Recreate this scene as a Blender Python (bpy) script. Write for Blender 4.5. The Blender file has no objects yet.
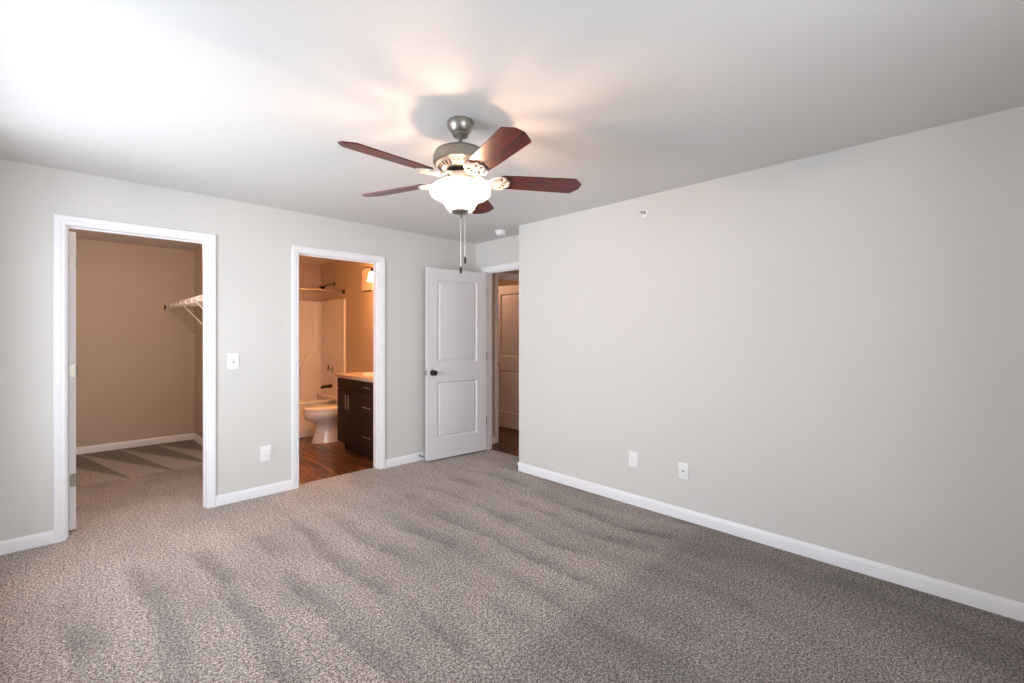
import bpy, bmesh, math, random
from math import pi, sin, cos, radians as R
from mathutils import Vector, Matrix
random.seed(7)
S = bpy.context.scene
COL = S.collection

# ------------------------------------------------------------ camera, view, light
cd = bpy.data.cameras.new('camera'); cam = bpy.data.objects.new('camera', cd); COL.objects.link(cam)
cd.sensor_width = 36.0; cd.lens = 457.03 / 1024 * 36; cd.shift_y = -0.00695; cd.clip_start = 0.02
cam.location = (0, 0, 1.357); cam.rotation_euler = (pi / 2, 0, -R(44.517))
S.camera = cam
S.view_settings.view_transform = 'Standard'; S.view_settings.look = 'None'
S.view_settings.gamma = 1; S.view_settings.use_curve_mapping = False
S.view_settings.exposure = 0.15
S.cycles.use_denoising = True
S.cycles.max_bounces = 12; S.cycles.diffuse_bounces = 8; S.cycles.transparent_max_bounces = 12
S.cycles.sample_clamp_indirect = 8

W = bpy.data.worlds.new('sky'); S.world = W; W.use_nodes = True
bg = W.node_tree.nodes['Background']; bg.inputs[0].default_value = (0.75, 0.86, 1, 1); bg.inputs[1].default_value = 1.2

def area(name, loc, rot, sx, sy, power, col, spread=180):
    l = bpy.data.lights.new(name, 'AREA'); l.shape = 'RECTANGLE'; l.size = sx; l.size_y = sy
    l.energy = power; l.color = col; l.spread = R(spread)
    o = bpy.data.objects.new(name, l); COL.objects.link(o); o.location = loc; o.rotation_euler = rot
    return o
def point(name, loc, power, col, r=0.03):
    l = bpy.data.lights.new(name, 'POINT'); l.energy = power; l.color = col; l.shadow_soft_size = r
    o = bpy.data.objects.new(name, l); COL.objects.link(o); o.location = loc
    return o
DAY = (0.86, 0.93, 1.0)
# daylight through the two windows behind and beside the camera (x=-0.52 wall, y=-0.6 wall)
area('window_daylight_side', (-1.25, 2.45, 1.35), (0, -R(90), 0), 1.9, 2.0, 142, DAY)
area('ground_bounce', (-2.1, 3.2, 0.0), (0, -R(90 + 36), 0), 1.2, 1.4, 24, DAY)  # added light, stands in for daylight thrown up from the ground outside
area('window_daylight_rear', (0.9, -1.1, 1.45), (R(90), 0, 0), 1.5, 1.6, 66, DAY)
# warm lamps of the closet, the bathroom and the hall (their fittings are out of view)
point('closet_lamp', (0.45, 5.0, 2.18), 31, (1.0, 0.70, 0.53), 0.06)
point('hall_lamp', (4.25, 2.0, 2.3), 6, (1.0, 0.50, 0.25), 0.08)
point('laundry_lamp', (4.1, 5.3, 2.3), 16, (1.0, 0.50, 0.28), 0.08)

# ------------------------------------------------------------ geometry helpers
def new_bm(): return bmesh.new()
def add_box(bm, x0, x1, y0, y1, z0, z1, bev=0.0, seg=2, mat=None):
    if x1 < x0: x0, x1 = x1, x0
    if y1 < y0: y0, y1 = y1, y0
    if z1 < z0: z0, z1 = z1, z0
    r = bmesh.ops.create_cube(bm, size=1)
    vs = r['verts']
    for v in vs:
        v.co = Vector(((x0 + x1) / 2 + v.co.x * (x1 - x0), (y0 + y1) / 2 + v.co.y * (y1 - y0), (z0 + z1) / 2 + v.co.z * (z1 - z0)))
    if mat is not None:
        for v in vs: v.co = mat @ v.co
    if bev > 0:
        es = list({e for v in vs for e in v.link_edges})
        bmesh.ops.bevel(bm, geom=es, offset=bev, segments=seg, profile=0.6, affect='EDGES')
    return vs
def add_prism(bm, pts, vec, mat=None):
    """closed polygon pts (3D) swept by vec"""
    vec = Vector(vec)
    a = [Vector(p) for p in pts]; b = [p + vec for p in a]
    if mat is not None: a = [mat @ p for p in a]; b = [mat @ p for p in b]
    va = [bm.verts.new(p) for p in a]; vb = [bm.verts.new(p) for p in b]
    bm.faces.new(va); bm.faces.new(vb[::-1])
    n = len(va)
    for i in range(n): bm.faces.new((va[(i + 1) % n], va[i], vb[i], vb[(i + 1) % n]))
def add_lathe(bm, prof, seg=32, mat=None, cap=True):
    """prof: list of (radius, z)"""
    rings = []
    for r, z in prof:
        ring = []
        if r < 1e-5:
            p = Vector((0, 0, z)); ring = [bm.verts.new(mat @ p if mat is not None else p)]
        else:
            for k in range(seg):
                p = Vector((r * cos(2 * pi * k / seg), r * sin(2 * pi * k / seg), z))
                ring.append(bm.verts.new(mat @ p if mat is not None else p))
        rings.append(ring)
    for a, b in zip(rings, rings[1:]):
        for k in range(seg):
            k2 = (k + 1) % seg
            if len(a) == 1 and len(b) == 1: break
            if len(a) == 1: bm.faces.new((a[0], b[k], b[k2]))
            elif len(b) == 1: bm.faces.new((a[k], a[k2], b[0]))
            else: bm.faces.new((a[k], a[k2], b[k2], b[k]))
    if cap:
        for ring in (rings[0], rings[-1]):
            if len(ring) > 2: bm.faces.new(ring)
def add_tube(bm, pts, r, seg=10, radii=None):
    pts = [Vector(p) for p in pts]; rings = []
    up = None
    for i, p in enumerate(pts):
        if i == 0: t = pts[1] - p
        elif i == len(pts) - 1: t = p - pts[i - 1]
        else: t = (pts[i + 1] - p).normalized() + (p - pts[i - 1]).normalized()
        t.normalize()
        if up is None:
            up = Vector((0, 0, 1)) if abs(t.z) < 0.9 else Vector((1, 0, 0))
        n = (up - t * up.dot(t)).normalized(); up = n
        b = t.cross(n)
        rr = radii[i] if radii else r
        rings.append([bm.verts.new(p + (n * cos(2 * pi * k / seg) + b * sin(2 * pi * k / seg)) * rr) for k in range(seg)])
    for a, c in zip(rings, rings[1:]):
        for k in range(seg): bm.faces.new((a[k], a[(k + 1) % seg], c[(k + 1) % seg], c[k]))
    bm.faces.new(rings[0][::-1]); bm.faces.new(rings[-1])
def finish(bm, smooth=35):
    bmesh.ops.recalc_face_normals(bm, faces=bm.faces)
    if smooth:
        for f in bm.faces: f.smooth = True
        for e in bm.edges:
            if len(e.link_faces) == 2 and e.calc_face_angle(0) > R(smooth): e.smooth = False
def obj(name, bm, mat, parent=None, smooth=35):
    finish(bm, smooth)
    me = bpy.data.meshes.new(name); bm.to_mesh(me); bm.free()
    me.materials.append(mat)
    o = bpy.data.objects.new(name, me); COL.objects.link(o)
    if parent: o.parent = parent
    return o
def tag(o, label, cat, group=None, kind=None):
    o['label'] = label; o['category'] = cat
    if group: o['group'] = group
    if kind: o['kind'] = kind
    return o
def thing(name, label, cat, loc=(0, 0, 0), rotz=0, group=None, kind=None):
    o = bpy.data.objects.new(name, None); COL.objects.link(o); o.empty_display_size = 0.05
    o.location = loc; o.rotation_euler = (0, 0, rotz)
    return tag(o, label, cat, group, kind)
def struct(name, bm, mat, label, cat, smooth=35):
    return tag(obj(name, bm, mat, None, smooth), label, cat, None, 'structure')

# ------------------------------------------------------------ materials
def mat(name, color=(0.8, 0.8, 0.8), rough=0.5, metal=0.0, spec=0.5, noise=0.0, nscale=30, bump=0.0, bscale=200, emit=None, estr=0):
    m = bpy.data.materials.new(name); m.use_nodes = True
    nt = m.node_tree; b = nt.nodes['Principled BSDF']
    b.inputs['Base Color'].default_value = (*color, 1); b.inputs['Roughness'].default_value = rough
    b.inputs['Metallic'].default_value = metal; b.inputs['Specular IOR Level'].default_value = spec
    tc = nt.nodes.new('ShaderNodeTexCoord')
    if noise:
        n = nt.nodes.new('ShaderNodeTexNoise'); n.inputs['Scale'].default_value = nscale; n.inputs['Detail'].default_value = 4
        nt.links.new(tc.outputs['Object'], n.inputs['Vector'])
        mx = nt.nodes.new('ShaderNodeMix'); mx.data_type = 'RGBA'
        mx.inputs['A'].default_value = (*[c * (1 - noise) for c in color], 1); mx.inputs['B'].default_value = (*[min(1, c * (1 + noise)) for c in color], 1)
        nt.links.new(n.outputs['Fac'], mx.inputs['Factor']); nt.links.new(mx.outputs['Result'], b.inputs['Base Color'])
    if bump:
        n2 = nt.nodes.new('ShaderNodeTexNoise'); n2.inputs['Scale'].default_value = bscale; n2.inputs['Detail'].default_value = 3
        nt.links.new(tc.outputs['Object'], n2.inputs['Vector'])
        bp = nt.nodes.new('ShaderNodeBump'); bp.inputs['Strength'].default_value = bump; bp.inputs['Distance'].default_value = 0.002
        nt.links.new(n2.outputs['Fac'], bp.inputs['Height']); nt.links.new(bp.outputs['Normal'], b.inputs['Normal'])
    if emit:
        b.inputs['Emission Color'].default_value = (*emit, 1); b.inputs['Emission Strength'].default_value = estr
    return m

M = {}
M['wall'] = mat('greige_wall_paint', (0.66, 0.652, 0.63), 0.85, spec=0.25, noise=0.012, nscale=3, bump=0.12, bscale=260)
M['tan'] = mat('lamplit_wall_paint', (0.56, 0.47, 0.39), 0.85, spec=0.25, noise=0.012, nscale=3, bump=0.12, bscale=260)  # wall paint with the warm lamp light mixed into its colour
M['ceil'] = mat('ceiling_paint', (0.68, 0.675, 0.665), 0.9, spec=0.2, noise=0.01, nscale=3, bump=0.1, bscale=300)
M['trim'] = mat('white_trim_paint', (0.84, 0.845, 0.87), 0.38, spec=0.4, noise=0.01, nscale=8)
M['door'] = mat('white_door_paint', (0.72, 0.71, 0.73), 0.42, spec=0.4, noise=0.012, nscale=60, bump=0.1, bscale=120)
M['plate'] = mat('white_plate_plastic', (0.86, 0.86, 0.86), 0.35, noise=0.005)
M['slot'] = mat('grey_slot', (0.30, 0.29, 0.28), 0.6, noise=0.02)
M['nickel'] = mat('brushed_nickel', (0.34, 0.32, 0.285), 0.38, metal=1.0, noise=0.04, nscale=60)
M['iron'] = mat('pale_nickel', (0.60, 0.55, 0.49), 0.38, metal=0.35, noise=0.04, nscale=60)
M['bronze'] = mat('dark_bronze', (0.05, 0.04, 0.035), 0.3, metal=1.0, noise=0.05)
M['brass'] = mat('satin_hinge', (0.36, 0.33, 0.27), 0.35, metal=1.0, noise=0.04)
M['fiber'] = mat('white_fiberglass', (0.80, 0.76, 0.72), 0.25, noise=0.008, nscale=6)
M['porcelain'] = mat('white_porcelain', (0.88, 0.86, 0.84), 0.12, noise=0.005)
M['chrome'] = mat('chrome', (0.7, 0.68, 0.66), 0.15, metal=1.0, noise=0.02)
M['espresso'] = mat('espresso_wood', (0.020, 0.008, 0.005), 0.5, spec=0.25, noise=0.35, nscale=14)
M['wire'] = mat('white_coated_wire', (0.82, 0.78, 0.75), 0.4, noise=0.01)
M['stone'] = mat('speckled_stone', (0.55, 0.42, 0.32), 0.25, noise=0.4, nscale=120)
M['fob'] = mat('dark_fob_wood', (0.02, 0.008, 0.006), 0.3, noise=0.2)
M['brush'] = mat('metal_chain', (0.6, 0.55, 0.48), 0.4, metal=1.0, noise=0.1, nscale=900)
M['black'] = mat('black_rubber', (0.02, 0.02, 0.02), 0.6, noise=0.1)

def carpet():
    m = bpy.data.materials.new('cut_pile_carpet'); m.use_nodes = True; nt = m.node_tree; N = nt.nodes; L = nt.links
    b = N['Principled BSDF']; b.inputs['Roughness'].default_value = 1.0; b.inputs['Specular IOR Level'].default_value = 0.05
    b.inputs['Sheen Weight'].default_value = 0.25; b.inputs['Sheen Roughness'].default_value = 0.6
    tc = N.new('ShaderNodeTexCoord'); sep = N.new('ShaderNodeSeparateXYZ'); L.new(tc.outputs['Object'], sep.inputs[0])
    def math_(op, a, c=None, d=None, clamp=False):
        n = N.new('ShaderNodeMath'); n.operation = op; n.use_clamp = clamp
        for i, v in enumerate((a, c, d)):
            if v is None: continue
            if isinstance(v, (int, float)): n.inputs[i].default_value = v
            else: L.new(v, n.inputs[i])
        return n.outputs[0]
    def noise(scale, detail=3, rough=0.6, vec=None, dist=0):
        n = N.new('ShaderNodeTexNoise'); n.inputs['Scale'].default_value = scale; n.inputs['Detail'].default_value = detail
        n.inputs['Roughness'].default_value = rough; n.inputs['Distortion'].default_value = dist
        L.new(vec if vec is not None else tc.outputs['Object'], n.inputs['Vector']); return n.outputs['Fac']
    def mapped(sc, rot=0):
        mp = N.new('ShaderNodeMapping'); mp.inputs['Scale'].default_value = sc; mp.inputs['Rotation'].default_value = (0, 0, rot)
        L.new(tc.outputs['Object'], mp.inputs['Vector']); return mp.outputs[0]
    def smooth(v, a, c):
        n = N.new('ShaderNodeMapRange'); n.interpolation_type = 'SMOOTHSTEP'
        n.inputs['From Min'].default_value = a; n.inputs['From Max'].default_value = c; L.new(v, n.inputs['Value']); return n.outputs[0]
    X, Y = sep.outputs[0], sep.outputs[1]
    warp = math_('MULTIPLY', math_('SUBTRACT', noise(0.8, 2, 0.5), 0.5), 0.5)
    warp2 = math_('MULTIPLY', math_('SUBTRACT', noise(14, 4, 0.75), 0.5), 0.16)
    Xw = math_('ADD', math_('ADD', X, warp), warp2)
    # vacuum strokes along the length of the room, one dark pile line every ~0.36 m
    ph = math_('FRACT', math_('DIVIDE', Xw, 0.29))
    saw = math_('SUBTRACT', 1.0, smooth(ph, 0.0, 0.5))          # 1 just after the seam, fading
    seam = smooth(ph, 0.90, 0.98)
    stripes = math_('MAXIMUM', saw, seam)
    # the strokes cover the middle of the room; the pile lies the other way near the camera and right wall
    Yw = math_('ADD', Y, math_('MULTIPLY', warp, 0.25))
    band = math_('MULTIPLY', smooth(Yw, 1.33, 1.43), math_('SUBTRACT', 1.0, smooth(Yw, 3.35, 3.6)))
    patch = noise(1.1, 4, 0.6, mapped((1.0, 0.7, 1), 0.5))
    patch_s = smooth(patch, 0.35, 0.65)
    streak = smooth(noise(1.0, 4, 0.65, mapped((6.5, 1.1, 1), 0.0), 0.4), 0.36, 0.66)
    # closet: fans left by the cleaner's turns beyond y=5.64
    tri = math_('FRACT', math_('ADD', math_('DIVIDE', X, 0.34), math_('MULTIPLY', Y, 0.65)))
    fan = smooth(math_('SUBTRACT', math_('MULTIPLY', math_('SUBTRACT', 7.15, Y), 0.62), tri), -0.08, 0.08)
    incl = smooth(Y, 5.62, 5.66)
    # carpet lightness: pile lay, with window light and its falloff painted in
    v1 = math_('MULTIPLY', math_('MULTIPLY', math_('MULTIPLY', stripes, smooth(noise(1.7, 3, 0.6), 0.30, 0.62)), band), -0.36)
    v2 = math_('MULTIPLY', math_('SUBTRACT', patch_s, 0.5), 0.22)
    v3 = math_('MULTIPLY', math_('SUBTRACT', streak, 0.5), 0.16)
    near = math_('MULTIPLY', math_('SUBTRACT', 1.0, smooth(Yw, 1.28, 1.43)), math_('MULTIPLY', smooth(Xw, 0.3, 1.2), -0.24))  # darker right foreground: pile lay plus light falloff painted in
    farl = math_('MULTIPLY', smooth(Yw, 3.0, 3.6), 0.16)  # lighter far end: pile lay plus window light painted in
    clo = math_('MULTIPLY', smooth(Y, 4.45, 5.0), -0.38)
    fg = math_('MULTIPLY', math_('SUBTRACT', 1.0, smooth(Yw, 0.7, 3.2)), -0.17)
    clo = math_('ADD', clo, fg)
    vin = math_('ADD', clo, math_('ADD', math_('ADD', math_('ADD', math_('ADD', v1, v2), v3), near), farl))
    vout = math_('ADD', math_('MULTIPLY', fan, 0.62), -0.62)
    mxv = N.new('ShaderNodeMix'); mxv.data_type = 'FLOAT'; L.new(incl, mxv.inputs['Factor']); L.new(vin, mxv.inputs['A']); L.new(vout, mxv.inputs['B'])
    lay_light = mxv.outputs['Result']
    # yarn tufts
    vor = N.new('ShaderNodeTexVoronoi'); vor.inputs['Scale'].default_value = 190; vor.inputs['Randomness'].default_value = 1.0
    mpv = mapped((1, 1, 1)); L.new(mpv, vor.inputs['Vector'])
    fine = noise(150, 2, 0.6)
    tuft = noise(70, 2, 0.6)
    spk = math_('ADD', math_('MULTIPLY', smooth(fine, 0.40, 0.60), 0.66), math_('MULTIPLY', smooth(tuft, 0.40, 0.60), 0.34))
    ramp = N.new('ShaderNodeValToRGB'); L.new(spk, ramp.inputs[0])
    e = ramp.color_ramp.elements
    e[0].position = 0.0; e[0].color = (0.045, 0.028, 0.022, 1)
    e[1].position = 1.0; e[1].color = (0.82, 0.73, 0.67, 1)
    k = ramp.color_ramp.elements.new(0.5); k.color = (0.295, 0.240, 0.212, 1)
    gain = math_('ADD', 1.0, lay_light)
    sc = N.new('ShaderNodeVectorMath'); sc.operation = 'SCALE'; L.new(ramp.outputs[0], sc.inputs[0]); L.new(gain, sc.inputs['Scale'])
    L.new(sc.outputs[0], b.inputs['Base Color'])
    hgt = math_('ADD', math_('MULTIPLY', math_('SUBTRACT', 1.0, vor.outputs['Distance']), 0.4), math_('ADD', math_('MULTIPLY', fine, 0.9), math_('MULTIPLY', tuft, 0.9)))
    bp = N.new('ShaderNodeBump'); bp.inputs['Strength'].default_value = 0.9; bp.inputs['Distance'].default_value = 0.010
    L.new(hgt, bp.inputs['Height']); L.new(bp.outputs['Normal'], b.inputs['Normal'])
    return m
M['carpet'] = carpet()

def planks(name, along_x, c1, c2, c3, rough=0.28):
    m = bpy.data.materials.new(name); m.use_nodes = True; nt = m.node_tree; N = nt.nodes; L = nt.links
    b = N['Principled BSDF']; b.inputs['Roughness'].default_value = rough
    tc = N.new('ShaderNodeTexCoord'); mp = N.new('ShaderNodeMapping'); L.new(tc.outputs['Object'], mp.inputs[0])
    mp.inputs['Rotation'].default_value = (0, 0, 0 if along_x else pi / 2)
    br = N.new('ShaderNodeTexBrick'); L.new(mp.outputs[0], br.inputs['Vector'])
    br.inputs['Scale'].default_value = 1; br.inputs['Brick Width'].default_value = 0.9; br.inputs['Row Height'].default_value = 0.12
    br.inputs['Mortar Size'].default_value = 0.0015; br.inputs['Bias'].default_value = 0.0
    br.inputs['Color1'].default_value = (*c1, 1); br.inputs['Color2'].default_value = (*c2, 1); br.inputs['Mortar'].default_value = (*[c * 0.4 for c in c2], 1)
    mp2 = N.new('ShaderNodeMapping'); mp2.inputs['Scale'].default_value = (1.6, 17, 1); L.new(mp.outputs[0], mp2.inputs[0])
    n = N.new('ShaderNodeTexNoise'); n.inputs['Scale'].default_value = 1.3; n.inputs['Detail'].default_value = 6; n.inputs['Distortion'].default_value = 0.6
    L.new(mp2.outputs[0], n.inputs['Vector'])
    mr = N.new('ShaderNodeMapRange'); mr.inputs['From Min'].default_value = 0.46; mr.inputs['From Max'].default_value = 0.66; L.new(n.outputs['Fac'], mr.inputs['Value'])
    mx = N.new('ShaderNodeMix'); mx.data_type = 'RGBA'; L.new(mr.outputs[0], mx.inputs['Factor']); L.new(br.outputs['Color'], mx.inputs['A']); mx.inputs['B'].default_value = (*c3, 1)
    L.new(mx.outputs['Result'], b.inputs['Base Color'])
    return m
M['plank_bath'] = planks('bathroom_wood_planks', False, (0.16, 0.055, 0.016), (0.045, 0.015, 0.006), (0.34, 0.14, 0.045))
M['plank_hall'] = planks('hall_wood_planks', True, (0.07, 0.025, 0.010), (0.025, 0.010, 0.005), (0.22, 0.08, 0.028))

def grainy(name, c1, c2, rough, sx=3, sy=45, axis_rot=0):
    m = bpy.data.materials.new(name); m.use_nodes = True; nt = m.node_tree; N = nt.nodes; L = nt.links
    b = N['Principled BSDF']; b.inputs['Roughness'].default_value = rough
    tc = N.new('ShaderNodeTexCoord'); mp = N.new('ShaderNodeMapping'); L.new(tc.outputs['Object'], mp.inputs[0])
    mp.inputs['Scale'].default_value = (sx, sy, 10)
    n = N.new('ShaderNodeTexNoise'); n.inputs['Scale'].default_value = 1; n.inputs['Detail'].default_value = 6; n.inputs['Roughness'].default_value = 0.6; n.inputs['Distortion'].default_value = 1.2
    L.new(mp.outputs[0], n.inputs['Vector'])
    r = N.new('ShaderNodeValToRGB'); L.new(n.outputs['Fac'], r.inputs[0])
    r.color_ramp.elements[0].position = 0.36; r.color_ramp.elements[0].color = (*c1, 1)
    r.color_ramp.elements[1].position = 0.66; r.color_ramp.elements[1].color = (*c2, 1)
    L.new(r.outputs[0], b.inputs['Base Color']); return m
M['blade'] = grainy('cherry_blade_wood', (0.020, 0.003, 0.003), (0.150, 0.014, 0.010), 0.3)

def shade_glass(name, col, estr, tint, thru):
    m = bpy.data.materials.new(name); m.use_nodes = True; nt = m.node_tree; N = nt.nodes; L = nt.links
    out = N['Material Output']; N.remove(N['Principled BSDF'])
    tr = N.new('ShaderNodeBsdfTranslucent'); tr.inputs[0].default_value = (*tint, 1)
    tp = N.new('ShaderNodeBsdfTransparent'); tp.inputs[0].default_value = (1, 0.93, 0.85, 1)
    gl = N.new('ShaderNodeBsdfGlossy'); gl.inputs['Roughness'].default_value = 0.25
    em = N.new('ShaderNodeEmission'); em.inputs[1].default_value = estr
    tc = N.new('ShaderNodeTexCoord'); n = N.new('ShaderNodeTexNoise'); n.inputs['Scale'].default_value = 9; n.inputs['Detail'].default_value = 4
    L.new(tc.outputs['Object'], n.inputs['Vector'])
    cr = N.new('ShaderNodeValToRGB'); cr.color_ramp.elements[0].position = 0.3; cr.color_ramp.elements[0].color = (*[c * 0.8 for c in col], 1)
    cr.color_ramp.elements[1].position = 0.7; cr.color_ramp.elements[1].color = (*col, 1); L.new(n.outputs['Fac'], cr.inputs[0]); L.new(cr.outputs[0], em.inputs[0])
    m1 = N.new('ShaderNodeMixShader'); m1.inputs[0].default_value = thru; L.new(tr.outputs[0], m1.inputs[1]); L.new(tp.outputs[0], m1.inputs[2])
    m2 = N.new('ShaderNodeMixShader'); m2.inputs[0].default_value = 0.05; L.new(m1.outputs[0], m2.inputs[1]); L.new(gl.outputs[0], m2.inputs[2])
    ad = N.new('ShaderNodeAddShader'); L.new(m2.outputs[0], ad.inputs[0]); L.new(em.outputs[0], ad.inputs[1])
    L.new(ad.outputs[0], out.inputs[0]); return m
M['shade'] = shade_glass('frosted_lit_glass', (1.0, 0.88, 0.76), 0.50, (0.30, 0.26, 0.23), 0.34)
M['shade_bath'] = shade_glass('frosted_bath_glass', (1.0, 0.80, 0.5), 2.5, (1, 0.95, 0.88), 0.45)
def pane():
    m = bpy.data.materials.new('window_glass'); m.use_nodes = True; nt = m.node_tree; N = nt.nodes; L = nt.links
    out = N['Material Output']; N.remove(N['Principled BSDF'])
    tp = N.new('ShaderNodeBsdfTransparent'); gl = N.new('ShaderNodeBsdfGlossy'); gl.inputs['Roughness'].default_value = 0.02
    mx = N.new('ShaderNodeMixShader'); mx.inputs[0].default_value = 0.06; L.new(tp.outputs[0], mx.inputs[1]); L.new(gl.outputs[0], mx.inputs[2]); L.new(mx.outputs[0], out.inputs[0]); return m
M['pane'] = pane()

# ------------------------------------------------------------ room layout (metres)
H = 2.44
X0, XR, XA, XH = -0.52, 3.247, 3.53, 3.635     # left wall, right wall, entry wall, its hall side
Y0, YE, YW, YB = -0.60, 3.203, 4.2145, 4.33    # wall behind camera, right wall's end, long wall's two faces
HD = 2.08                                      # door heads
CX0, CX1 = 0.018, 0.800                        # closet doorway
BX0, BX1 = 1.495, 2.268                        # bathroom doorway
EY0, EY1 = 3.268, 4.040                        # entry doorway
YF = 7.12                                      # far wall of closet and bathroom
CL, CR, BL, BR = -0.75, 1.22, 1.33, 2.85       # closet left/right, bathroom left/right
HX = 4.72                                      # far hall wall
T = 0.018                                      # jamb thickness

def wall_boxes(name, boxes, m, label):
    bm = new_bm()
    for b in boxes: add_box(bm, *b)
    return struct(name, bm, m, label, 'wall', 0)

# floors
def grid_floor(name, x0, x1, y0, y1, z, m, label):
    bm = new_bm(); add_box(bm, x0, x1, y0, y1, z - 0.05, z)
    return struct(name, bm, m, label, 'floor', 0)
bm = new_bm()
add_box(bm, X0 - 0.15, 3.607, Y0 - 0.15, 4.305, -0.06, 0)          # bedroom
add_box(bm, CL, 1.275, 4.305, YF + 0.1, -0.06, 0)                  # on into the closet
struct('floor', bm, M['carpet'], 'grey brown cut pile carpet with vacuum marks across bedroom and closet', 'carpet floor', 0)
grid_floor('floor_bathroom', 1.275, 3.0, 4.305, YF + 0.1, -0.008, M['plank_bath'], 'reddish brown wood plank floor of the bathroom')
bm = new_bm(); add_box(bm, 3.607, HX + 0.1, 1.4, 4.305, -0.058, -0.008); add_box(bm, 3.0, 5.6, 4.305, 7.22, -0.058, -0.008)
struct('floor_hall', bm, M['plank_hall'], 'dark brown wood plank floor of the hall beyond the entry door', 'floor', 0)
bm = new_bm(); add_box(bm, X0 - 0.25, 5.7, Y0 - 0.15, YF + 0.2, H, H + 0.1)
struct('ceiling', bm, M['ceil'], 'flat pale grey painted ceiling', 'ceiling', 0)

# long wall with closet and bathroom doorways (drywall is cut T wider, the jambs fill it)
wall_boxes('wall_back', [
    (CL - 0.1, CX0 - T, YW, YB, 0, H), (CX1 + T, BX0 - T, YW, YB, 0, H), (BX1 + T, XA, YW, YB, 0, H),
    (CX0 - T, CX1 + T, YW, YB, HD + T, H), (BX0 - T, BX1 + T, YW, YB, HD + T, H)],
    M['wall'], 'pale greige bedroom wall with closet and bathroom doorways')
wall_boxes('wall_right', [(XR, XH, Y0, YE, 0, H)], M['wall'], 'long bare greige wall with two white cover plates')
wall_boxes('wall_entry', [(XA, XH, YE, EY0 - T, 0, H), (XA, XH, EY1 + T, YB, 0, H), (XA, XH, EY0 - T, EY1 + T, HD + T, H)],
    M['wall'], 'short greige wall around the entry doorway')
WY0, WY1, WZ0, WZ1 = 1.75, 3.50, 0.60, 2.10
wall_boxes('wall_left', [(X0 - 0.15, X0, Y0, WY0, 0, H), (X0 - 0.15, X0, WY1, YW, 0, H), (X0 - 0.15, X0, WY0, WY1, 0, WZ0), (X0 - 0.15, X0, WY0, WY1, WZ1, H)],
    M['wall'], 'greige wall beside the camera with a wide window')
VX0, VX1 = 0.2, 1.6
wall_boxes('wall_front', [(X0 - 0.15, VX0, Y0 - 0.15, Y0, 0, H), (VX1, XH, Y0 - 0.15, Y0, 0, H), (VX0, VX1, Y0 - 0.15, Y0, 0, WZ0), (VX0, VX1, Y0 - 0.15, Y0, WZ1, H)],
    M['wall'], 'greige wall behind the camera with a wide window')
wall_boxes('wall_closet', [(CL - 0.1, CL, YB, YF, 0, H), (CL - 0.1, CR, YF, YF + 0.1, 0, H)], M['tan'], 'lamplit tan far wall of the walk in closet')
wall_boxes('wall_middle', [(CR, BL, YB, YF + 0.1, 0, H)], M['tan'], 'lamplit tan wall parting the closet from the bathroom')
wall_boxes('wall_bathroom', [(BL, BR, YF, YF + 0.1, 0, H), (BR, BR + 0.11, YB, YF + 0.1, 0, H)], M['tan'], 'lamplit tan bathroom walls behind tub, toilet and vanity')
wall_boxes('wall_hall', [(XH, 3.905 - T, YW, YB, 0, H), (4.62 + T, HX, YW, YB, 0, H), (3.905 - T, 4.62 + T, YW, YB, HD + T, H),
    (HX, HX + 0.1, 1.3, YB, 0, H), (XH, HX, 1.3, 1.4, 0, H)], M['tan'], 'lamplit tan hall walls seen through the entry doorway')
wall_boxes('wall_laundry', [(2.97, 5.6, 7.12, 7.22, 0, H), (5.5, 5.6, YB, 7.12, 0, H), (HX + 0.1, 5.5, YB - 0.1, YB, 0, H)], M['tan'], 'lamplit tan walls of the room beyond the hall')

# windows on the unseen sides
def window(name, horizontal, a0, a1, plane, label):
    w = thing(name, label, 'window', (0, 0, 0), kind='structure')
    def B(bm, u0, u1, d0, d1, z0, z1):
        if horizontal: add_box(bm, u0, u1, plane + d0, plane + d1, z0, z1)
        else: add_box(bm, plane + d0, plane + d1, u0, u1, z0, z1)
    bm = new_bm()
    B(bm, a0, a0 + 0.05, -0.12, -0.05, WZ0, WZ1); B(bm, a1 - 0.05, a1, -0.12, -0.05, WZ0, WZ1)
    B(bm, a0 + 0.05, a1 - 0.05, -0.12, -0.05, WZ0, WZ0 + 0.05); B(bm, a0 + 0.05, a1 - 0.05, -0.12, -0.05, WZ1 - 0.05, WZ1)
    m_ = (a0 + a1) / 2; B(bm, m_ - 0.03, m_ + 0.03, -0.12, -0.05, WZ0 + 0.05, WZ1 - 0.05)
    obj('window_frame', bm, M['trim'], w, 0)
    for s, e in ((a0 + 0.05, m_ - 0.03), (m_ + 0.03, a1 - 0.05)):
        bm = new_bm(); B(bm, s, e, -0.088, -0.082, WZ0 + 0.05, WZ1 - 0.05); obj('pane', bm, M['pane'], w, 0)
    bm = new_bm(); B(bm, a0 - 0.03, a1 + 0.03, 0.0, 0.03, WZ0 - 0.025, WZ0); obj('window_sill', bm, M['trim'], w, 0)
window('window_1', False, WY0, WY1, X0, 'wide window in the wall beside the camera')
window('window_2', True, VX0, VX1, Y0, 'wide window in the wall behind the camera')

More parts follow.
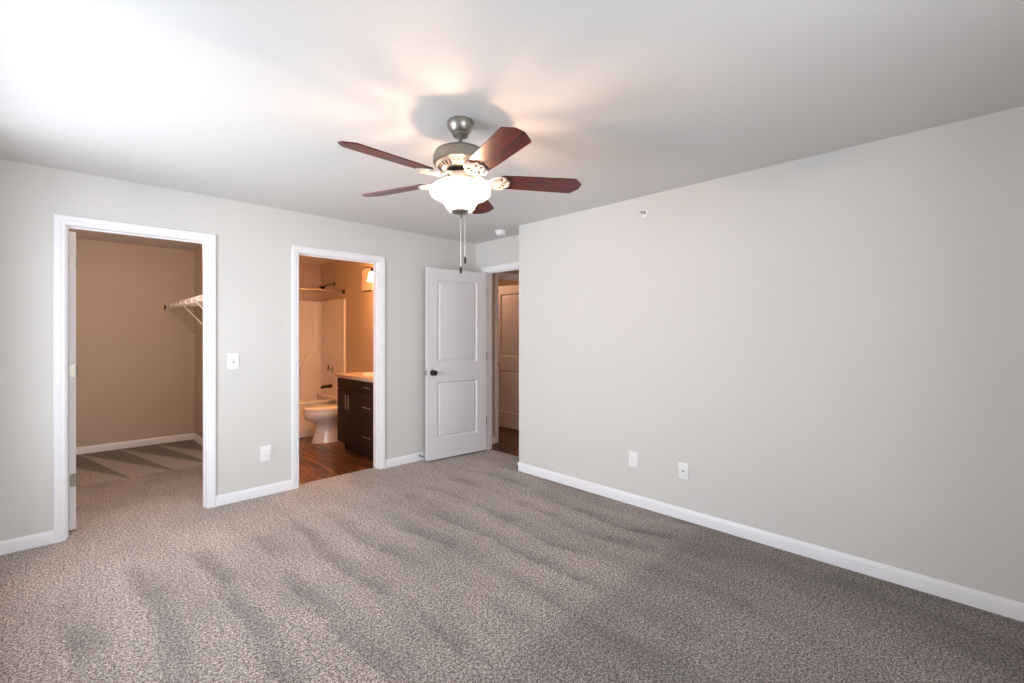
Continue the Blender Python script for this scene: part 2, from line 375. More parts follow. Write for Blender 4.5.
# baseboards: profile with a bevelled top, run from p to q, n = direction into the room
BH, BT = 0.083, 0.014
def baseboard(bm, p, q, n, h=BH, t=BT):
    p = Vector((*p, 0)); q = Vector((*q, 0)); n = Vector((*n, 0)).normalized()
    prof = [(0, 0), (t, 0), (t, h - 0.022), (t * 0.8, h - 0.014), (t * 0.45, h - 0.006), (t * 0.35, h), (0, h)]
    add_prism(bm, [p + n * a + Vector((0, 0, z)) for a, z in prof], q - p)
CW = 0.060
bm = new_bm()
baseboard(bm, (X0, YW), (CX0 - CW, YW), (0, -1)); baseboard(bm, (CX1 + CW, YW), (BX0 - CW, YW), (0, -1)); baseboard(bm, (BX1 + CW + 0.004, YW), (XA, YW), (0, -1))
struct('baseboard_back', bm, M['trim'], 'white baseboard along the wall with the closet doorway', 'baseboard')
bm = new_bm()
baseboard(bm, (XR, Y0), (XR, YE + BT), (-1, 0)); baseboard(bm, (XR - BT, YE), (XA, YE), (0, 1))
struct('baseboard_right', bm, M['trim'], 'white baseboard along the long bare wall', 'baseboard')
bm = new_bm(); baseboard(bm, (XA, EY1 + CW), (XA, YW - BT), (-1, 0))
struct('baseboard_entry', bm, M['trim'], 'short white baseboard behind the open entry door', 'baseboard')
bm = new_bm(); baseboard(bm, (X0, Y0), (X0, YW - BT), (1, 0)); baseboard(bm, (X0 + BT, Y0), (XR - BT, Y0), (0, 1))
struct('baseboard_left', bm, M['trim'], 'white baseboard on the window walls', 'baseboard')
bm = new_bm(); baseboard(bm, (CL, YF), (CR, YF), (0, -1)); baseboard(bm, (CR, YB), (CR, YF - BT), (-1, 0)); baseboard(bm, (CL, YB), (CL, YF - BT), (1, 0))
struct('baseboard_closet', bm, M['trim'], 'white baseboard around the inside of the closet', 'baseboard')
bm = new_bm(); baseboard(bm, (BR, 5.36), (BR, 6.24), (-1, 0))
struct('baseboard_bathroom', bm, M['trim'], 'white baseboard behind the toilet', 'baseboard')
bm = new_bm(); baseboard(bm, (XH, YW), (3.905 - CW, YW), (0, -1)); baseboard(bm, (HX, 1.4), (HX, YW), (-1, 0))
struct('baseboard_hall', bm, M['trim'], 'short white baseboard on the hall wall past the entry door', 'baseboard')

# door trims: casing profile mitred round the opening, plus jamb and stop
def doorway(name, horizontal, a0, a1, w0, w1, head, label, faces=(True, True), side=-1, cutnear=False, stop=0.6):
    """opening a0..a1 along x (horizontal) or y; wall faces at w0 (room side) and w1"""
    t = thing(name, label, 'door frame', (0, 0, 0), kind='structure')
    def P(u, w, z): return Vector((u, w, z)) if horizontal else Vector((w, u, z))
    def B(bm, u0, u1, ww0, ww1, z0, z1):
        a, b = P(u0, ww0, z0), P(u1, ww1, z1); add_box(bm, a.x, b.x, a.y, b.y, a.z, b.z)
    bm = new_bm()
    lo, hi = min(w0, w1) - 0.001, max(w0, w1) + 0.001
    B(bm, a0 - T, a0, lo, hi, 0, head + T); B(bm, a1, a1 + T, lo, hi, 0, head + T); B(bm, a0, a1, lo, hi, head, head + T)
    obj('jamb', bm, M['trim'], t, 0)
    bm = new_bm(); s0 = w0 + (w1 - w0) * stop; s1 = s0 + 0.035 * (1 if w1 > w0 else -1) * (-1 if stop > 0.5 else 1)
    B(bm, a0, a0 + 0.010, s0, s1, 0, head); B(bm, a1 - 0.010, a1, s0, s1, 0, head); B(bm, a0 + 0.010, a1 - 0.010, s0, s1, head - 0.010, head)
    obj('door_stop', bm, M['trim'], t, 0)
    rv = 0.004
    prof = [(0.0, 0.0), (0.0, 0.007), (0.006, 0.010), (0.020, 0.011), (0.024, 0.014), (0.040, 0.015), (0.050, 0.017), (0.056, 0.015), (0.056, 0.0)]
    for face, (w, d) in enumerate(((w0, -1 if w1 > w0 else 1), (w1, 1 if w1 > w0 else -1))):
        if not faces[face]: continue
        bm = new_bm()
        path = [(a0 - rv, 0, -1, 0), (a0 - rv, head + rv, -1, 1), (a1 + rv, head + rv, 1, 1), (a1 + rv, 0, 1, 0)]
        rings = []
        for (u, z, du, dz) in path:
            rings.append([bm.verts.new(P(u + du * o_, w + d * th, z + dz * o_)) for o_, th in prof])
        for a, b in zip(rings, rings[1:]):
            for k in range(len(prof)):
                k2 = (k + 1) % len(prof); bm.faces.new((a[k], a[k2], b[k2], b[k]))
        bm.faces.new(rings[0]); bm.faces.new(rings[-1][::-1])
        obj('casing', bm, M['trim'], t, 20)
    return t
doorway('trim_1', True, CX0, CX1, YW, YB, HD, 'white casing and jamb of the closet doorway', stop=0.35)
doorway('trim_2', True, BX0, BX1, YW, YB, HD, 'white casing and jamb of the bathroom doorway', stop=0.35)
doorway('trim_3', False, EY0, EY1, XA, XH, HD, 'white casing and jamb of the entry doorway beside the open door', stop=0.6)
doorway('trim_4', True, 3.905, 4.62, YW, YB, HD, 'white casing of the far doorway across the hall', stop=0.35)

# two-panel moulded doors. Local frame: hinge edge at x=0, leaf to x=w, thickness y 0..t, z 0..h
def panel_door(name, label, w, h, t, loc, rotz, knob=True, hinges=True, knob_z=0.93, knob_mat=None):
    d = thing(name, label, 'door', loc, rotz, kind='structure')
    st = 0.125
    panels = [(st, w - st, 0.22, 0.825), (st, w - st, 1.03, h - 0.122)]
    bm = new_bm()
    steps = [(0, 0), (0.004, 0.006), (0.013, 0.015), (0.020, 0.015), (0.036, 0.004), (0.042, 0.003)]
    for (yy, sgn) in ((0.0, 1), (t, -1)):
        xs = [0, st, w - st, w]; zs = [0, 0.22, 0.825, 1.03, h - 0.122, h]
        V = [[bm.verts.new((x, yy, z)) for x in xs] for z in zs]
        for i in range(5):
            for j in range(3):
                if j == 1 and i in (1, 3): continue
                bm.faces.new((V[i][j], V[i][j + 1], V[i + 1][j + 1], V[i + 1][j]))
        for (i) in (1, 3):
            ring = [V[i][1], V[i][2], V[i + 1][2], V[i + 1][1]]
            x0, x1, z0, z1 = xs[1], xs[2], zs[i], zs[i + 1]
            for ins, dep in steps[1:]:
                nr = [bm.verts.new((x, yy + sgn * dep, z)) for x, z in ((x0 + ins, z0 + ins), (x1 - ins, z0 + ins), (x1 - ins, z1 - ins), (x0 + ins, z1 - ins))]
                for k in range(4): bm.faces.new((ring[k], ring[(k + 1) % 4], nr[(k + 1) % 4], nr[k]))
                ring = nr
            bm.faces.new(ring)
    for (xa, za, xb, zb) in ((0, 0, w, 0), (w, 0, w, h), (w, h, 0, h), (0, h, 0, 0)):
        bm.faces.new([bm.verts.new(p) for p in ((xa, 0, za), (xb, 0, zb), (xb, t, zb), (xa, t, za))])
    bmesh.ops.remove_doubles(bm, verts=bm.verts, dist=1e-5)
    obj('door_leaf', bm, M['door'], d, 25)
    km = knob_mat or M['bronze']
    if knob:
        for (yy, s) in ((0.0, -1), (t, 1)):
            mt = Matrix.Translation((w - 0.068, yy, knob_z)) @ Matrix.Rotation(R(90) * (1 if s < 0 else -1), 4, 'X')
            bm = new_bm()
            add_lathe(bm, [(0.032, 0), (0.032, 0.004), (0.026, 0.008), (0.011, 0.010), (0.010, 0.030), (0.018, 0.036), (0.027, 0.046), (0.028, 0.056), (0.022, 0.064), (0.0, 0.067)], 28, mt)
            obj('door_knob', bm, km, d)
        bm = new_bm(); add_box(bm, w, w + 0.0015, t / 2 - 0.012, t / 2 + 0.012, knob_z - 0.03, knob_z + 0.03); add_box(bm, w + 0.0015, w + 0.011, t / 2 - 0.006, t / 2 + 0.006, knob_z - 0.01, knob_z + 0.01, 0.002)
        obj('latch', bm, M['brass'], d)
    if hinges:
        for z in (0.34, 1.09, 1.835):
            bm = new_bm()
            r_ = 0.012
            pts = []
            x0, x1, z0, z1 = 0.003, t - 0.004, z - 0.045, z + 0.045
            for cxx, czz, a0 in ((x1 - r_, z1 - r_, 0), (x1 - r_, z0 + r_, -90)):
                for k in range(5):
                    a = R(a0 + 90 - k * 22.5); pts.append((-0.0018, cxx + r_ * cos(a), czz + r_ * sin(a)))
            pts += [(-0.0018, x0, z0), (-0.0018, x0, z1)]
            add_prism(bm, pts, (0.0018, 0, 0))
            for kz in (-0.03, 0.0, 0.03):
                add_lathe(bm, [(0.004, -0.0024), (0.004, -0.0018)], 10, Matrix.Translation((0, t / 2, z + kz)) @ Matrix.Rotation(-pi / 2, 4, 'Y') @ Matrix.Translation((0, 0, 0.0042)))
            add_tube(bm, [(-0.004, -0.004, z - 0.045), (-0.004, -0.004, z + 0.045)], 0.0045, 10)
            obj('hinge', bm, M['brass'], d)
    return d
# entry door, open against the long wall: hinge at (3.506,4.03), free edge at (2.743,4.07)
ang = math.atan2(4.0695 - 3.9957, 2.743 - 3.5055)
# local x from the hinge to the free edge; local +y must point to the back (hidden) side
ed = panel_door('door_1', 'white two panel entry door standing open in the corner', 0.766, 2.05, 0.035, (3.5055, 3.9957, 0.018), ang, knob_z=0.93)
for c in ed.children:   # mirror thickness to the side away from the camera
    for v in c.data.vertices: v.co.y = -v.co.y
    c.data.flip_normals()
# closet door: opened square into the closet, hinge edge facing the bedroom
panel_door('door_2', 'white closet door swung into the closet, seen on its hinged edge', 0.76, 2.045, 0.035, (0.066, 4.352, 0.016), pi / 2 + R(5), knob_z=0.93)
# far door across the hall
panel_door('door_3', 'two panel door standing open beyond the hall, lit warm', 0.66, 2.045, 0.035, (4.60, 4.345, 0.012), pi / 2, knob_z=0.90)

# ------------------------------------------------------------ wall plates
def plate(name, label, cat, loc, rotz, kind_, w=0.078, h=0.122):
    t = thing(name, label, cat, loc, rotz)                 # local: plate in xz, front faces -y
    bm = new_bm(); add_box(bm, -w / 2, w / 2, -0.006, 0, -h / 2, h / 2, 0.003, 2); obj('cover_plate', bm, M['plate'], t)
    if kind_ == 'switch':
        bm = new_bm(); add_box(bm, -0.006, 0.006, -0.0066, -0.006, -0.013, 0.013); obj('toggle_slot', bm, M['slot'], t, 0)
        bm = new_bm(); add_box(bm, -0.004, 0.004, -0.018, -0.007, 0.000, 0.009, 0.001); obj('toggle', bm, M['plate'], t)
    elif kind_ == 'outlet':
        bm = new_bm(); add_box(bm, -0.0165, 0.0165, -0.0085, -0.006, -0.0335, 0.0335, 0.001, 1); f = obj('socket_insert', bm, M['plate'], t)
        for z in (-0.019, 0.019):
            bm = new_bm(); add_box(bm, -0.0075, -0.0055, -0.0092, -0.0086, z, z + 0.007); obj('socket_slot', bm, M['slot'], f, 0)
            bm = new_bm(); add_box(bm, 0.0055, 0.0075, -0.0092, -0.0086, z, z + 0.006); obj('socket_slot', bm, M['slot'], f, 0)
    elif kind_ == 'cable':
        bm = new_bm(); add_lathe(bm, [(0.0055, 0), (0.0055, 0.003), (0.0042, 0.003), (0.0042, 0.009), (0.002, 0.009)], 16, Matrix.Translation((0, -0.006, 0)) @ Matrix.Rotation(pi / 2, 4, 'X'))
        obj('cable_jack', bm, M['bronze'], t)
    for z in ((-0.042, 0.042) ):
        bm = new_bm()
        add_lathe(bm, [(0.0032, 0), (0.0032, 0.001), (0.001, 0.0014)], 12, Matrix.Translation((0, -0.006, z)) @ Matrix.Rotation(pi / 2, 4, 'X'))
        obj('screw', bm, M['plate'], t)
    return t
plate('light_switch', 'white toggle light switch between the closet and bathroom doorways', 'light switch', (0.984, YW, 1.140), 0, 'switch', 0.082, 0.128)
plate('electrical_outlet', 'white double outlet plate low beside the bathroom doorway', 'outlet', (1.225, YW, 0.350), 0, 'outlet', 0.084, 0.130)
plate('electrical_outlet', 'white double outlet low on the long bare wall, nearer the entry corner', 'outlet', (XR, 1.920, 0.362), -pi / 2, 'outlet', 0.078, 0.122)
plate('cable_outlet', 'white cover plate with one dark cable jack on the long wall', 'cable outlet', (XR, 1.507, 0.357), -pi / 2, 'cable', 0.076, 0.118)

# side wall sprinkler
t = thing('fire_sprinkler', 'small round white sprinkler with metal head high on the long wall', 'sprinkler', (XR, 1.823, 2.303), -pi / 2)
mtx = Matrix.Rotation(pi / 2, 4, 'X')
bm = new_bm(); add_lathe(bm, [(0.030, 0), (0.030, 0.003), (0.026, 0.008), (0.014, 0.010), (0.014, 0.004), (0.0, 0.004)], 28, mtx, False); obj('escutcheon', bm, M['plate'], t)
bm = new_bm(); add_lathe(bm, [(0.0125, 0.0105), (0.017, 0.0095)], 24, mtx, False); obj('recess_ring', bm, M['nickel'], t)
bm = new_bm(); add_lathe(bm, [(0.008, 0.004), (0.008, 0.020), (0.005, 0.022), (0.0, 0.022)], 14, mtx)
for s in (-1, 1): add_tube(bm, [(s * 0.007, -0.018, 0), (s * 0.010, -0.030, 0), (s * 0.004, -0.044, 0), (0, -0.048, 0)], 0.0018, 8)
obj('sprinkler_head', bm, M['chrome'], t)
bm = new_bm(); add_tube(bm, [(0, -0.022, 0), (0, -0.045, 0)], 0.002, 8); obj('glass_bulb', bm, M['fob'], t)
bm = new_bm(); add_box(bm, -0.012, 0.012, -0.050, -0.048, -0.004, 0.006); add_box(bm, -0.009, 0.009, -0.050, -0.040, 0.006, 0.0075); obj('deflector', bm, M['chrome'], t, 0)

# smoke detector
t = thing('smoke_detector', 'round white smoke detector on the ceiling near the entry door', 'smoke detector', (3.275, 3.495, H))
bm = new_bm(); add_lathe(bm, [(0.0, 0), (0.068, 0), (0.070, -0.006), (0.068, -0.012), (0.060, -0.013)], 36, None, False); add_lathe(bm, [(0.060, -0.012), (0.0, -0.012)], 36, None, False); obj('mounting_base', bm, M['plate'], t)
bm = new_bm(); add_lathe(bm, [(0.056, -0.013), (0.055, -0.028), (0.050, -0.034), (0.048, -0.040), (0.038, -0.044), (0, -0.045)], 36, None, False); obj('sensor_cover', bm, M['plate'], t)
bm = new_bm(); add_lathe(bm, [(0.005, -0.044), (0.005, -0.0465), (0, -0.0465)], 12, Matrix.Translation((0.02, 0.01, 0)), False); obj('test_button', bm, M['slot'], t)

# spring door stop on the baseboard behind the entry door
t = thing('spring_door_stop', 'small door stop with dark tip on the baseboard by the entry door', 'door stop', (2.735, YW - BT, 0.055))
bm = new_bm(); add_lathe(bm, [(0.011, 0), (0.011, 0.004), (0.006, 0.006)], 14, mtx)
pts = [(0.005 * cos(a * 0.9), -0.006 - a * 0.0011, 0.005 * sin(a * 0.9)) for a in range(0, 50)]
add_tube(bm, pts, 0.0014, 6); obj('spring', bm, M['nickel'], t)
bm = new_bm(); add_lathe(bm, [(0.007, 0.058), (0.0075, 0.068), (0.005, 0.073), (0, 0.073)], 14, mtx); obj('rubber_tip', bm, M['black'], t)

# ------------------------------------------------------------ ceiling fan
FX, FY = 1.444, 1.843
fan = thing('ceiling_fan', 'five blade ceiling fan, brushed nickel with dark cherry blades and lit bowl', 'ceiling fan', (FX, FY, H))
def fz(z): return 1.357 + (z - 1.357) * 1.024 - H
bm = new_bm(); add_lathe(bm, [(0, 0), (0.064, 0), (0.067, -0.004), (0.067, -0.018), (0.063, -0.034), (0.053, -0.052), (0.044, -0.062), (0.041, -0.064), (0.041, -0.072), (0.036, -0.077), (0.012, -0.079)], 40)
obj('canopy', bm, M['nickel'], fan)
bm = new_bm(); add_lathe(bm, [(0.0095, -0.07), (0.0095, fz(2.298)), (0.013, fz(2.292)), (0.016, fz(2.283)), (0.016, fz(2.275))], 20)
obj('downrod', bm, M['nickel'], fan)
bm = new_bm(); add_lathe(bm, [(0.016, fz(2.284)), (0.050, fz(2.282)), (0.100, fz(2.274)), (0.124, fz(2.262)), (0.132, fz(2.248)), (0.132, fz(2.240)), (0.137, fz(2.236)), (0.137, fz(2.204)), (0.132, fz(2.199)), (0.124, fz(2.196))], 48)
motor = obj('motor_housing', bm, M['nickel'], fan)
bm = new_bm(); add_lathe(bm, [(0.124, fz(2.197)), (0.121, fz(2.192)), (0.088, fz(2.176)), (0.080, fz(2.173)), (0.0, fz(2.173))], 48, None, False)
vent = obj('vent_ring', bm, M['iron'], fan)
bm = new_bm()
for k in range(30):
    a = 2 * pi * k / 30; mt = Matrix.Rotation(a, 4, 'Z') @ Matrix.Translation((0.104, 0, fz(2.1835))) @ Matrix.Rotation(-R(26), 4, 'Y')
    add_box(bm, -0.012, 0.012, -0.0028, 0.0028, -0.004, 0.0012, mat=mt)
o = obj('vent_slot', bm, M['bronze'], vent, 0)
bm = new_bm(); add_lathe(bm, [(0.0, fz(2.172)), (0.070, fz(2.172)), (0.072, fz(2.168)), (0.070, fz(2.158)), (0.0, fz(2.158))], 40, None, False); obj('flywheel', bm, M['bronze'], fan)
bm = new_bm(); add_lathe(bm, [(0.030, fz(2.160)), (0.054, fz(2.156)), (0.056, fz(2.150)), (0.056, fz(2.128)), (0.052, fz(2.122)), (0.047, fz(2.118)), (0.047, fz(2.106)), (0.062, fz(2.102)), (0.062, fz(2.097)), (0.0, fz(2.095))], 40)
obj('switch_housing', bm, M['iron'], fan)
# blades
BZ = 2.123
def blade_mesh():
    bm = new_bm(); t_ = 0.006
    pts = [(0.205, -0.050), (0.215, -0.058), (0.30, -0.062), (0.592, -0.070), (0.634, -0.026), (0.634, 0.018), (0.596, 0.070), (0.30, 0.062), (0.215, 0.058), (0.205, 0.050)]
    add_prism(bm, [(x, y, 0.0) for x, y in pts], (0, 0, t_))
    return bm
def iron_mesh():
    bm = new_bm()
    # curved arm from the flywheel
    for s in (-1, 1):
        add_tube(bm, [(0.060, s * 0.012, 0.028), (0.095, s * 0.014, 0.020), (0.125, s * 0.010, 0.000), (0.150, s * 0.016, -0.008)], 0.006, 8)
    add_tube(bm, [(0.060, 0, 0.026), (0.100, 0, 0.016), (0.128, 0, -0.004), (0.150, 0, -0.008)], 0.008, 8)
    # half-round fan shaped plate with ribs under the blade root
    n = 16
    def arc(r0, a0, a1, cx, rad, zz=-0.006):
        add_tube(bm, [(cx + r0 * cos(a0 + (a1 - a0) * k / n), r0 * sin(a0 + (a1 - a0) * k / n), zz) for k in range(n + 1)], rad, 8)
    arc(0.056, R(90), R(270), 0.205, 0.0052)
    add_tube(bm, [(0.205, -0.056, -0.006), (0.225, -0.050, -0.006), (0.232, -0.032, -0.006), (0.248, -0.018, -0.006), (0.246, 0, -0.006), (0.248, 0.018, -0.006), (0.232, 0.032, -0.006), (0.225, 0.050, -0.006), (0.205, 0.056, -0.006)], 0.0052, 8)
    arc(0.022, R(90), R(270), 0.225, 0.004)
    for a in (R(122), R(155), R(205), R(238)):
        add_tube(bm, [(0.222 + 0.02 * cos(a), 0.02 * sin(a), -0.006), (0.205 + 0.056 * cos(a), 0.056 * sin(a), -0.006)], 0.0038, 8)
    add_tube(bm, [(0.150, 0, -0.007), (0.246, 0, -0.006)], 0.0045, 8)
    for (x, y) in ((0.222, -0.036), (0.222, 0.036), (0.238, 0)):
        add_lathe(bm, [(0.008, -0.002), (0.008, -0.010), (0.004, -0.013), (0, -0.013)], 12, Matrix.Translation((x, y, 0)), False)
    return bm
pitch = R(12)
bmesh_blade, bmesh_iron = None, None
first = []
for k in range(5):
    a = R(10.0 + 72 * k - 44.517)
    if k == 0:
        b = obj('fan_blade', blade_mesh(), M['blade'], fan, 20); i_ = obj('blade_bracket', iron_mesh(), M['iron'], b)
        first = [b, i_]
    else:
        b = first[0].copy(); COL.objects.link(b); b.parent = fan
        i_ = first[1].copy(); COL.objects.link(i_); i_.parent = b
    # clockwise edge (local -y) up
    b.matrix_basis = Matrix.Translation((0, 0, fz(BZ))) @ Matrix.Rotation(a, 4, 'Z') @ Matrix.Rotation(-pitch, 4, 'X')
    first[0]['label'] = 'dark cherry fan blade with clipped corners'
# light kit: bowl
bm = new_bm()
prof = [(0.062, fz(2.108)), (0.085, fz(2.108)), (0.112, fz(2.103)), (0.136, fz(2.092)), (0.150, fz(2.078)), (0.154, fz(2.064)), (0.150, fz(2.050)), (0.138, fz(2.040)), (0.120, fz(2.033)), (0.102, fz(2.025)), (0.088, fz(2.013)), (0.078, fz(1.998)), (0.069, fz(1.983)), (0.058, fz(1.972)), (0.0, fz(1.969))]
add_lathe(bm, prof, 56, None, False)
obj('glass_bowl', bm, M['shade'], fan, 60)
bm = new_bm(); add_lathe(bm, [(0.046, fz(1.972)), (0.045, fz(1.966)), (0.036, fz(1.958)), (0.016, fz(1.954)), (0.008, fz(1.950)), (0.008, fz(1.944)), (0.011, fz(1.940)), (0.008, fz(1.934)), (0.0, fz(1.932))], 32)
obj('finial', bm, M['nickel'], fan)
rt = Vector((cos(-R(44.517)), sin(-R(44.517)), 0)); fw = Vector((-rt.y, rt.x, 0))
for (off, zt, zb) in ((rt * 0.002 - fw * 0.004, 1.940, 1.692), (rt * 0.020 + fw * 0.03, 1.962, 1.746)):
    bm = new_bm(); add_tube(bm, [(off.x, off.y, fz(zt)), (off.x, off.y, fz(zb))], 0.0016, 8); c = obj('pull_chain', bm, M['brush'], fan)
    bm = new_bm(); add_lathe(bm, [(0.002, 0.003), (0.004, 0), (0.0068, -0.012), (0.0068, -0.026), (0.005, -0.034), (0, -0.036)], 16, Matrix.Translation((off.x, off.y, fz(zb)))); obj('chain_fob', bm, M['fob'], c)
for k in range(3):
    a = R(30 + 120 * k)
    point('fan_bulb', (FX + 0.05 * cos(a), FY + 0.05 * sin(a), 2.060), 19.0, (1.0, 0.64, 0.46), 0.014)

# ------------------------------------------------------------ closet wire shelf on the closet's right wall
SZ, SX = 1.705, 0.915
sh = thing('wire_shelf', 'white wire closet shelf high on the closet wall', 'wire shelf', (CR, 5.8, SZ))
ya, yb = -1.35, YF - 5.8 - 0.004
dx = SX - CR
bm = new_bm()
add_tube(bm, [(dx, ya, 0.012), (dx, yb, 0.012)], 0.004, 8); add_tube(bm, [(dx, ya, -0.035), (dx, yb, -0.035)], 0.004, 8)
add_tube(bm, [(dx * 0.5, ya, 0.006), (dx * 0.5, yb, 0.006)], 0.003, 8); add_tube(bm, [(-0.010, ya, 0.006), (-0.010, yb, 0.006)], 0.003, 8)
obj('shelf_rail', bm, M['wire'], sh)
bm = new_bm(); y = ya + 0.01; k = 0
while y < yb:
    add_tube(bm, [(-0.008, y, 0.012), (dx, y, 0.016)], 0.0016, 6); y += 0.030
o = obj('deck_wire', bm, M['wire'], sh)
for k in range(8):
    bm = new_bm(); y = yb - 0.15 - 0.30 * k; add_tube(bm, [(dx, y, 0.012), (dx, y, -0.035)], 0.006, 8); obj('lip_post', bm, M['wire'], sh)
y = yb - 0.012
for k in range(4):
    bm = new_bm(); add_tube(bm, [(dx, y, -0.030), (-0.006, y, -0.375)], 0.0055, 8); add_box(bm, -0.006, 0, y - 0.012, y + 0.012, -0.40, -0.355)
    obj('support_brace', bm, M['wire'], sh); y -= (1.14, 0.68, 0.6, 0.6)[k]
bm = new_bm(); add_box(bm, dx - 0.012, dx + 0.02, yb - 0.004, yb + 0.003, -0.045, 0.022, 0.002); obj('end_bracket', bm, M['bronze'], sh)

# ------------------------------------------------------------ bathroom
# tub with surround
TY0 = 6.27
tub = thing('bathtub', 'white fibreglass tub and shower surround at the far end of the bathroom', 'bathtub', (BR, TY0, 0))
def L_(x, y, z): return (x - BR, y - TY0, z)
bm = new_bm()
add_box(bm, BL - BR, 0, 0, 0.03, -0.008, 0.43)                       # apron
add_box(bm, BL - BR, 0, -0.012, 0.085, 0.415, 0.455, 0.012, 3)       # front rim
add_box(bm, BL - BR, 0, 0.78, YF - TY0, 0.40, 0.455, 0.01, 2)
add_box(bm, BL - BR, BL - BR + 0.09, 0.08, 0.80, 0.40, 0.455, 0.01, 2); add_box(bm, -0.09, 0, 0.08, 0.80, 0.40, 0.455, 0.01, 2)
# basin sides sloping to the bottom
add_prism(bm, [(BL - BR + 0.08, 0.075, 0.42), (BL - BR + 0.08, 0.10, 0.42), (BL - BR + 0.08, 0.15, 0.06), (BL - BR + 0.08, 0.12, 0.06)], (-(BL - BR) - 0.16, 0, 0))
add_prism(bm, [(BL - BR + 0.08, 0.79, 0.42), (BL - BR + 0.08, 0.76, 0.42), (BL - BR + 0.08, 0.71, 0.06), (BL - BR + 0.08, 0.74, 0.06)], (-(BL - BR) - 0.16, 0, 0))
add_box(bm, BL - BR + 0.08, -0.08, 0.12, 0.75, 0.04, 0.07)
add_box(bm, BL - BR + 0.06, BL - BR + 0.09, 0.08, 0.80, 0.05, 0.42); add_box(bm, -0.09, -0.06, 0.08, 0.80, 0.05, 0.42)
obj('tub_basin', bm, M['fiber'], tub)
SZ1 = 1.86
bm = new_bm()
add_box(bm, BL - BR, 0, YF - TY0 - 0.025, YF - TY0 - 0.001, 0.45, SZ1, 0.004)
add_box(bm, -0.022, -0.001, 0.0, YF - TY0 - 0.02, 0.45, SZ1, 0.004)
add_box(bm, BL - BR + 0.001, BL - BR + 0.022, 0.0, YF - TY0 - 0.02, 0.45, SZ1, 0.004)
add_box(bm, -0.034, -0.001, -0.035, 0.012, 0.0, SZ1, 0.006)          # front flange
# coved corner
for sx, s in ((-0.02, -1), (BL - BR + 0.02, 1)):
    pts = [(sx, YF - TY0 - 0.02, 0.45)]
    for k in range(7):
        a = R(15 * k); pts.append((sx + s * (0.10 - 0.10 * sin(a)), YF - TY0 - 0.022 - (0.10 - 0.10 * cos(a)), 0.45))
    add_prism(bm, pts, (0, 0, SZ1 - 0.46))
obj('shower_surround', bm, M['fiber'], tub)
bm = new_bm()  # arched moulded shelf block
pts = []
x0, x1 = 2.50 - BR, -0.02
pts.append((x1, 0, 0.45)); pts.append((x1, 0, 1.075)); pts.append((2.74 - BR, 0, 1.075))
for k in range(1, 13):
    a = R(7.5 * k); pts.append((2.70 - BR - 0.20 * sin(a), 0, 0.62 + 0.455 * cos(a)))
pts.append((x0, 0, 0.45))
yy = YF - TY0 - 0.02
add_prism(bm, [(p[0], yy, p[2]) for p in pts], (0, -0.055, 0))
obj('moulded_shelf', bm, M['fiber'], tub, 40)
# fittings on the faucet wall
FWX = BR - 0.0225
t = thing('tub_valve', 'round chrome shower valve on the tub wall', 'shower valve', (FWX, 6.68, 0.83), -pi / 2)
bm = new_bm(); add_lathe(bm, [(0.078, 0), (0.085, 0.004), (0.074, 0.014), (0.030, 0.014), (0.028, 0.045), (0.022, 0.050), (0, 0.050)], 32, mtx); obj('valve_plate', bm, M['chrome'], t)
bm = new_bm(); add_tube(bm, [(0, -0.045, 0), (0.02, -0.052, 0.035), (0.03, -0.055, 0.085)], 0.009, 10, radii=[0.012, 0.010, 0.007]); obj('valve_handle', bm, M['bronze'], t)
t = thing('tub_spout', 'dark metal tub spout below the valve', 'tub spout', (FWX, 6.68, 0.595), -pi / 2)
bm = new_bm(); add_lathe(bm, [(0.032, 0), (0.032, 0.008), (0.024, 0.012)], 20, mtx); add_tube(bm, [(0, -0.008, 0), (0, -0.09, 0), (0, -0.135, -0.006), (0, -0.150, -0.022)], 0.024, 14, radii=[0.024, 0.023, 0.022, 0.018]); obj('spout_body', bm, M['bronze'], t)
bm = new_bm(); add_tube(bm, [(0, -0.125, 0.018), (0, -0.125, 0.040)], 0.005, 10); obj('diverter_knob', bm, M['bronze'], t)
t = thing('shower_head', 'dark shower head on a bent arm above the tub', 'shower head', (BR, 6.62, 2.10), -pi / 2)
bm = new_bm(); add_lathe(bm, [(0.030, 0), (0.028, 0.006), (0.012, 0.010)], 20, mtx); add_tube(bm, [(0, 0, 0), (0, -0.05, -0.003), (0, -0.10, -0.022), (0, -0.15, -0.048)], 0.009, 10); obj('shower_arm', bm, M['bronze'], t)
bm = new_bm(); add_lathe(bm, [(0.010, 0.0), (0.016, 0.010), (0.018, 0.022), (0.038, 0.050), (0.040, 0.062), (0, 0.064)], 24, Matrix.Translation((0, -0.145, -0.046)) @ Matrix.Rotation(R(90 + 40), 4, 'X')); obj('spray_head', bm, M['bronze'], t)
t = thing('curtain_rod', 'straight metal shower curtain rod above the tub', 'curtain rod', (BL, 6.30, 1.965))
bm = new_bm(); add_tube(bm, [(0.02, 0, 0), (BR - BL - 0.02, 0, 0)], 0.0125, 14); obj('rod', bm, M['chrome'], t)
for x, s in ((0.0, 1), (BR - BL, -1)):
    bm = new_bm(); add_lathe(bm, [(0.034, 0), (0.034, 0.006), (0.022, 0.012), (0.018, 0.030), (0, 0.030)], 22, Matrix.Translation((x, 0, 0)) @ Matrix.Rotation(s * pi / 2, 4, 'Y')); obj('rod_flange', bm, M['bronze'], t)

